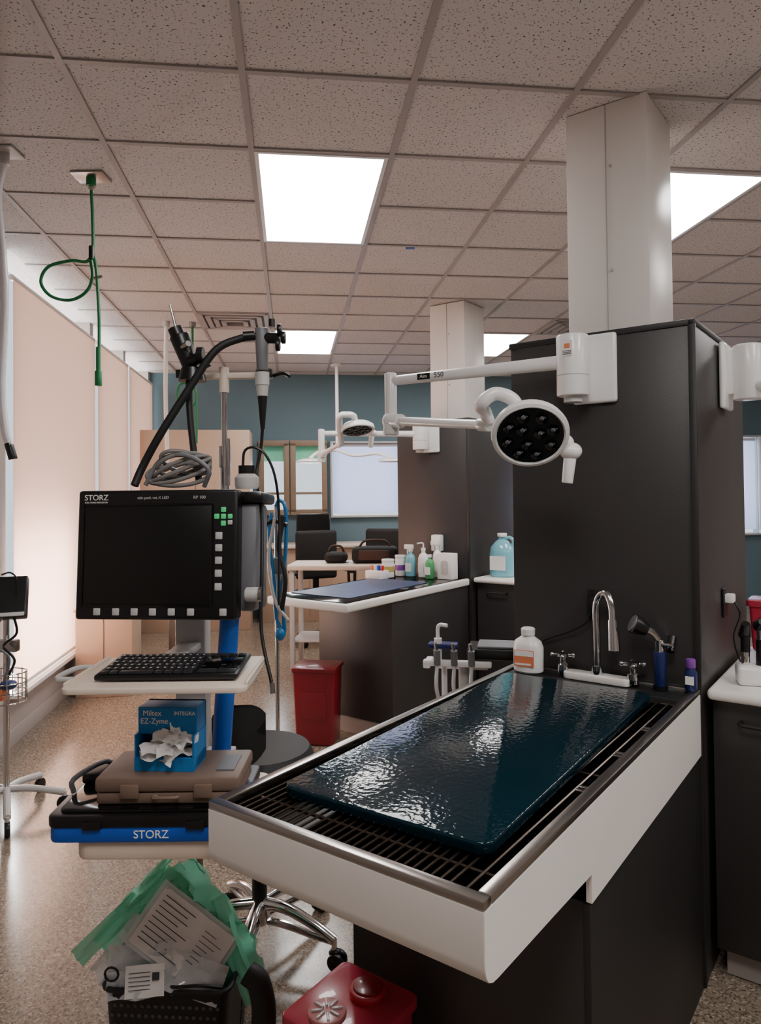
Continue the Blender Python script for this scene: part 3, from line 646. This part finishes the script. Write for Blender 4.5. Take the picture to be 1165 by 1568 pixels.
# ---------------- tan furniture, etc
g=G('tall_tan_cabinet',Gm); g.box((-1.64,8.1,0),(-.46,8.7,2.22),tan,.005); g.box((-1.05,8.095,.1),(-1.045,8.1,2.18),dbrown); 
for x in (-1.10,-1.0): g.cyl((x,8.085,1.0),(x,8.085,1.14),.006,steel)
g.done()
g=G('low_tan_cabinet',Gm); g.box((-1.61,5.62,0),(-1.2,5.95,.66),tan,.005); g.box((-1.41,5.615,.05),(-1.405,5.62,.62),dbrown); g.box((-1.62,5.6,.64),(-1.19,5.96,.66),tan,.003); g.done()
g=G('grey_equipment_bin',Gm); g.box((-1.05,6.3,.03),(-.78,6.6,.55),steel,.02); g.cyl((-.915,6.298,.35),(-.915,6.29,.35),.07,lgry); g.box((-1.05,6.29,.48),(-.78,6.3,.5),gry)
for x in (-1.0,-.83): g.cyl((x-.01,6.35,.02),(x+.01,6.35,.02),.02,blk)
g.done()
g=G('back_counter',Gm); g.box((-.4,8.45,.86),(4.2,9.0,.90),beige,.01); g.box((-.38,8.5,0),(4.15,8.99,.86),tan,.003)
for k in range(7): g.box((.2+k*.55,8.495,.05),(.205+k*.55,8.5,.84),dbrown)
g.done()
g=G('work_bench',TR(-.05,6.25,0)@RZ(-4)); g.box((-.75,-.25,.86),(.55,.25,.90),beige,.01)
for x in (-.7,.5):
    for y in (-.2,.2): g.box((x-.02,y-.02,0),(x+.02,y+.02,.86),lgry,.003)
g.box((-.7,-.2,.25),(.5,.2,.27),lgry,.003); g.done()
def ochair(x,y,r):
    g=G('office_chair',TR(x,y,0)@RZ(r))
    g.box((-.24,-.24,.44),(.24,.24,.53),cloth,.035,seg=3); g.box((-.22,.20,.62),(.22,.27,1.12),cloth,.035,seg=3); g.box((-.03,.24,.45),(.03,.29,.75),blk,.01)
    g.cyl((0,0,.1),(0,0,.45),.025,blk)
    for k in range(5): M=RZ(72*k); g.cyl((0,0,.12),(.27,0,.07),.02,blk,X=M); g.cyl((.27,-.012,.03),(.27,.012,.03),.03,blk,X=M)
    for s_ in (-1,1): g.tube([(s_*.24,.05,.48),(s_*.29,.05,.55),(s_*.29,.05,.70)],.015,blk,n=3); g.box((s_*.29-.03,-.12,.70),(s_*.29+.03,.14,.73),blk,.01)
    g.done()
ochair(-.60,7.25,20); ochair(-.02,7.5,-15); ochair(.5,7.4,200)
bm_=mat('brown_leather',(72,44,34),.6)
for bx,by,w_,h_ in ((-.06,6.28,.2,.14),(.30,6.22,.14,.17),(-.40,6.33,.10,.09)):
    g=G('camera_bag',TR(bx,by,.9005))
    g.box((-w_,-.1,0),(w_,.1,h_),cloth,.04,seg=3); g.box((-w_*.7,-.11,h_*.2),(w_*.6,-.095,h_*.8),bm_ if w_>.15 else cloth,.01); g.tube([(-w_*.7,0,h_-.01),(-w_*.4,-.02,h_+.05),(w_*.4,-.02,h_+.05),(w_*.7,0,h_-.01)],.01,bm_)
    g.done()
g=G('desk_monitor',Gm@TR(.25,8.6,.9005)); g.box((-.2,.0,.12),(.2,.03,.36),blk,.006); g.box((-.185,-.003,.135),(.185,.001,.345),screen); g.box((-.02,.01,0),(.02,.03,.15),blk); g.prism(rrect(-.1,-.05,.1,.09,.02),0,.012,blk); g.done()
g=G('anesthesia_tubing_stand',TR(-.52,3.55,0))
g.cyl((0,0,.08),(0,0,1.46),.010,chrome)
for a in (20,92,164,236,308): M=RZ(a); g.tube([(0,0,.13),(.12,0,.10),(.27,0,.075)],.015,chrome,X=M,n=4); g.cyl((.27,-.01,.028),(.27,.01,.028),.028,blk,X=M)
g.tube([(0,0,1.45),(.02,-.02,1.48),(.05,-.03,1.44),(.05,-.03,1.25),(.03,-.03,1.05),(.04,-.03,.85),(.02,-.02,.80)],.010,cyan); g.tube([(-.02,-.02,1.42),(-.03,-.03,1.30),(-.01,-.03,1.1),(.0,-.03,.92),(.03,-.03,.84)],.009,cyan)
g.tube([(.04,-.04,1.40),(.02,-.05,1.25),(.05,-.06,1.10),(.03,-.05,.95)],.013,blkr); g.tube([(-.05,-.02,1.36),(.0,-.03,1.38),(.06,-.04,1.36)],.012,blk)
g.tube([(.0,-.04,1.40),(-.03,-.05,1.2),(.0,-.06,1.0),(.06,-.05,.9)],.008,lgry)
g.box((-.03,-.03,1.12),(.05,.03,1.2),gry,.01); g.sph((.02,-.04,.83),.025,cyan,(1,1,1.3)); g.done()
g=G('dental_delivery_unit',TR(.33,2.98,0)@RZ(-12))
g.box((-.16,-.05,.80),(.12,-.02,.825),plast,.006); g.box((-.12,.04,.77),(.10,.06,.79),plast,.005); g.box((-.16,-.05,.79),(-.13,.07,.815),plast,.006)
g.box((.02,-.04,.83),(.26,.13,.875),blk,.008); g.box((.06,-.03,.875),(.24,.11,.885),gry,.004)
for x in (-.10,-.03,.04): g.cyl((x,-.05,.81),(x,-.06,.87),.014,gry); g.cyl((x,-.06,.87),(x-.005,-.07,.90),.007,chrome); g.tube([(x,-.05,.81),(x,-.08,.72),(x+.02,-.06,.62),(x+.02,0,.6)],.008,lgry)
g.cyl((-.10,-.02,.82),(-.10,-.02,.91),.016,plast); g.tube([(-.10,-.02,.9),(-.10,-.02,.95),(-.09,-.02,.965),(-.06,-.03,.965)],.008,plast)
g.box((-.14,-.04,.87),(-.02,.02,.89),navy,.004)
g.cyl((0,.03,.06),(0,.03,.80),.022,lgry); g.cyl((-.08,.02,.3),(-.08,.02,.80),.012,plast)
for a in (0,72,144,216,288): M=TR(0,.03,0)@RZ(a+20); g.tube([(0,0,.08),(.12,0,.07),(.22,0,.06)],.014,lgry,X=M,n=3); g.cyl((.22,-.01,.028),(.22,.01,.028),.028,blk,X=M)
g.done()
def bottle(name,F,x,y,z,r,h,m,cap,pump=False,spray=False):
    g=G(name,F@TR(x,y,z)); g.lathe([(r*.9,0),(r,.005),(r,h*.72),(r*.75,h*.85),(r*.35,h*.92),(r*.35,h)],m); g.cyl((0,0,h),(0,0,h+.02),r*.42,cap)
    g.box((-r*.6,-r-.001,h*.2),(r*.6,-r+.006,h*.55),paper)
    if pump: g.cyl((0,0,h+.02),(0,0,h+.05),.005,cap); g.tube([(0,0,h+.05),(-.01,-.01,h+.055),(-.04,-.02,h+.05)],.006,cap,n=3)
    if spray: g.box((-.05,-.015,h+.015),(.02,.015,h+.05),cap,.006); g.box((-.03,-.006,h-.02),(-.02,.006,h+.02),cap,.002)
    g.done()
zt2=.9005
bottle('spray_bottle',T2,-.41,1.25,zt2,.038,.18,lblue,plast,spray=True)
bottle('green_soap_bottle',T2,-.215,1.20,zt2,.033,.15,gown,plast)
bottle('pump_bottle',T2,-.30,1.25,zt2,.038,.19,paper,plast,pump=True)
bottle('spray_bottle',T2,-.22,1.31,zt2,.034,.21,plast,plast,spray=True)
g=G('glove_box',T2@TR(-.10,1.25,zt2)); g.box((-.06,-.04,0),(.06,.04,.18),paper,.003); g.prism(rrect(-.03,.03,.03,.13,.02),-.0415,-.0395,lgry,X=RX(90)@TR(0,0,.082)); g.done()
g=G('wipes_canister',T2@TR(-.52,1.12,zt2)); g.cyl((0,0,0),(0,0,.11),.045,paper,bev=.003); g.cyl((0,0,.11),(0,0,.13),.047,plast,bev=.004); g.cyl((0,0,.04),(0,0,.08),.0455,yellow); g.done()
g=G('wipes_canister',T2@TR(-.50,1.25,zt2)); g.cyl((0,0,0),(0,0,.13),.04,plast,bev=.003); g.cyl((0,0,.13),(0,0,.15),.042,plast,bev=.004); g.cyl((0,0,.04),(0,0,.08),.0405,purple); g.done()
g=G('supply_caddy',T2@TR(-.53,1.0,zt2)); g.box((-.07,-.05,0),(.07,.05,.06),plast,.006)
for k,mm in enumerate((orange,paper,blue,red)): g.cyl((-.045+.03*k,0,.06),(-.045+.03*k,0,.095),.012,mm)
g.done()
g=G('paper_towel_dispenser',T2@TR(-.25,1.384,1.14)); g.box((-.04,-.05,-.06),(.04,.004,.06),plast,.01); g.done()
g=G('blue_detergent_jug',T2@TR(.16,1.58,.9005))
g.lathe([(.085,0),(.095,.01),(.095,.17),(.085,.21),(.05,.25),(.03,.265),(.03,.285)],lblue,sy=.8); g.cyl((0,0,.285),(0,0,.31),.035,plast,bev=.003); g.tube([(.06,0,.20),(.09,0,.25),(.06,0,.28),(.03,0,.27)],.012,lblue); g.box((-.06,-.078,.05),(.06,-.073,.15),paper); g.done()
bottle('spray_bottle',T2,.32,1.65,.9005,.04,.24,plast,red,spray=True)
sharps('sharps_container',TR(1.475,2.70,.9045)@RZ(-36),.17,.13,.19,False,pinkr)
g=G('otoscope_charger',TR(1.160,2.26,.9045)@RZ(-20)); g.box((-.05,-.04,0),(.05,.04,.06),plast,.012,seg=3)
g.cyl((-.022,0,.055),(-.022,0,.10),.013,chrome,bev=.002);g.cyl((-.022,0,.10),(-.022,0,.15),.014,blk); g.cyl((-.022,.01,.15),(-.022,-.02,.19),.02,blk,r2=.012)
g.cyl((.022,0,.055),(.022,0,.14),.015,blk); g.cyl((.022,0,.14),(.022,0,.17),.012,chrome); g.cyl((.022,.012,.18),(.022,-.03,.20),.022,blk,r2=.01); g.done()
g=G('wall_power_outlet',T1@TR(.0015,1.75,1.12)); g.box((-.001,-.035,-.05),(.008,.035,.05),blk,.003); g.box((.006,-.02,.0),(.035,.02,.03),plast,.005)
g.tube([(.03,0,.01),(.05,0,-.04),(.03,.0,-.12),(.05,0,-.2),(.06,.05,-.215)],.003,blk); g.done()
# ---------------- lights
def area(n,M,sx,sy,p,c):
    l=bpy.data.lights.new(n,'AREA'); l.shape='RECTANGLE'; l.size=sx; l.size_y=sy; l.energy=p; l.color=c
    o=bpy.data.objects.new(n,l); bpy.context.collection.objects.link(o); o.matrix_world=M
area('daylight_side',Gm@TR(-1.98,6.8,1.85)@RY(-90),3.1,4.7,240,(1,.96,.93))
area('daylight_low_sun',Gm@TR(-1.93,5.1,.80)@RY(-90),.9,1.2,170,(1,.98,.96))
area('daylight_back',Gm@TR(.9,9.9,1.7)@RX(-90),3.2,1.6,110,(.90,.94,1))
area('daylight_back_right',Gm@TR(5.6,9.7,1.6)@RX(-90),1.6,1.5,60,(.94,.96,1))
w=bpy.data.worlds.new('World'); bpy.context.scene.world=w; w.use_nodes=True
w.node_tree.nodes['Background'].inputs[0].default_value=(.82,.9,1,1); w.node_tree.nodes['Background'].inputs[1].default_value=1.3
# ---------------- camera
c=bpy.data.cameras.new('camera'); c.sensor_width=36; c.sensor_fit='AUTO'; c.lens=36*1100/1568; c.shift_y=-.0325; c.shift_x=-.0005; c.clip_start=.05
co=bpy.data.objects.new('camera',c); bpy.context.collection.objects.link(co)
co.matrix_world=TR(0,0,1.52)@RX(91)@RZ(-.62)
bpy.context.scene.camera=co
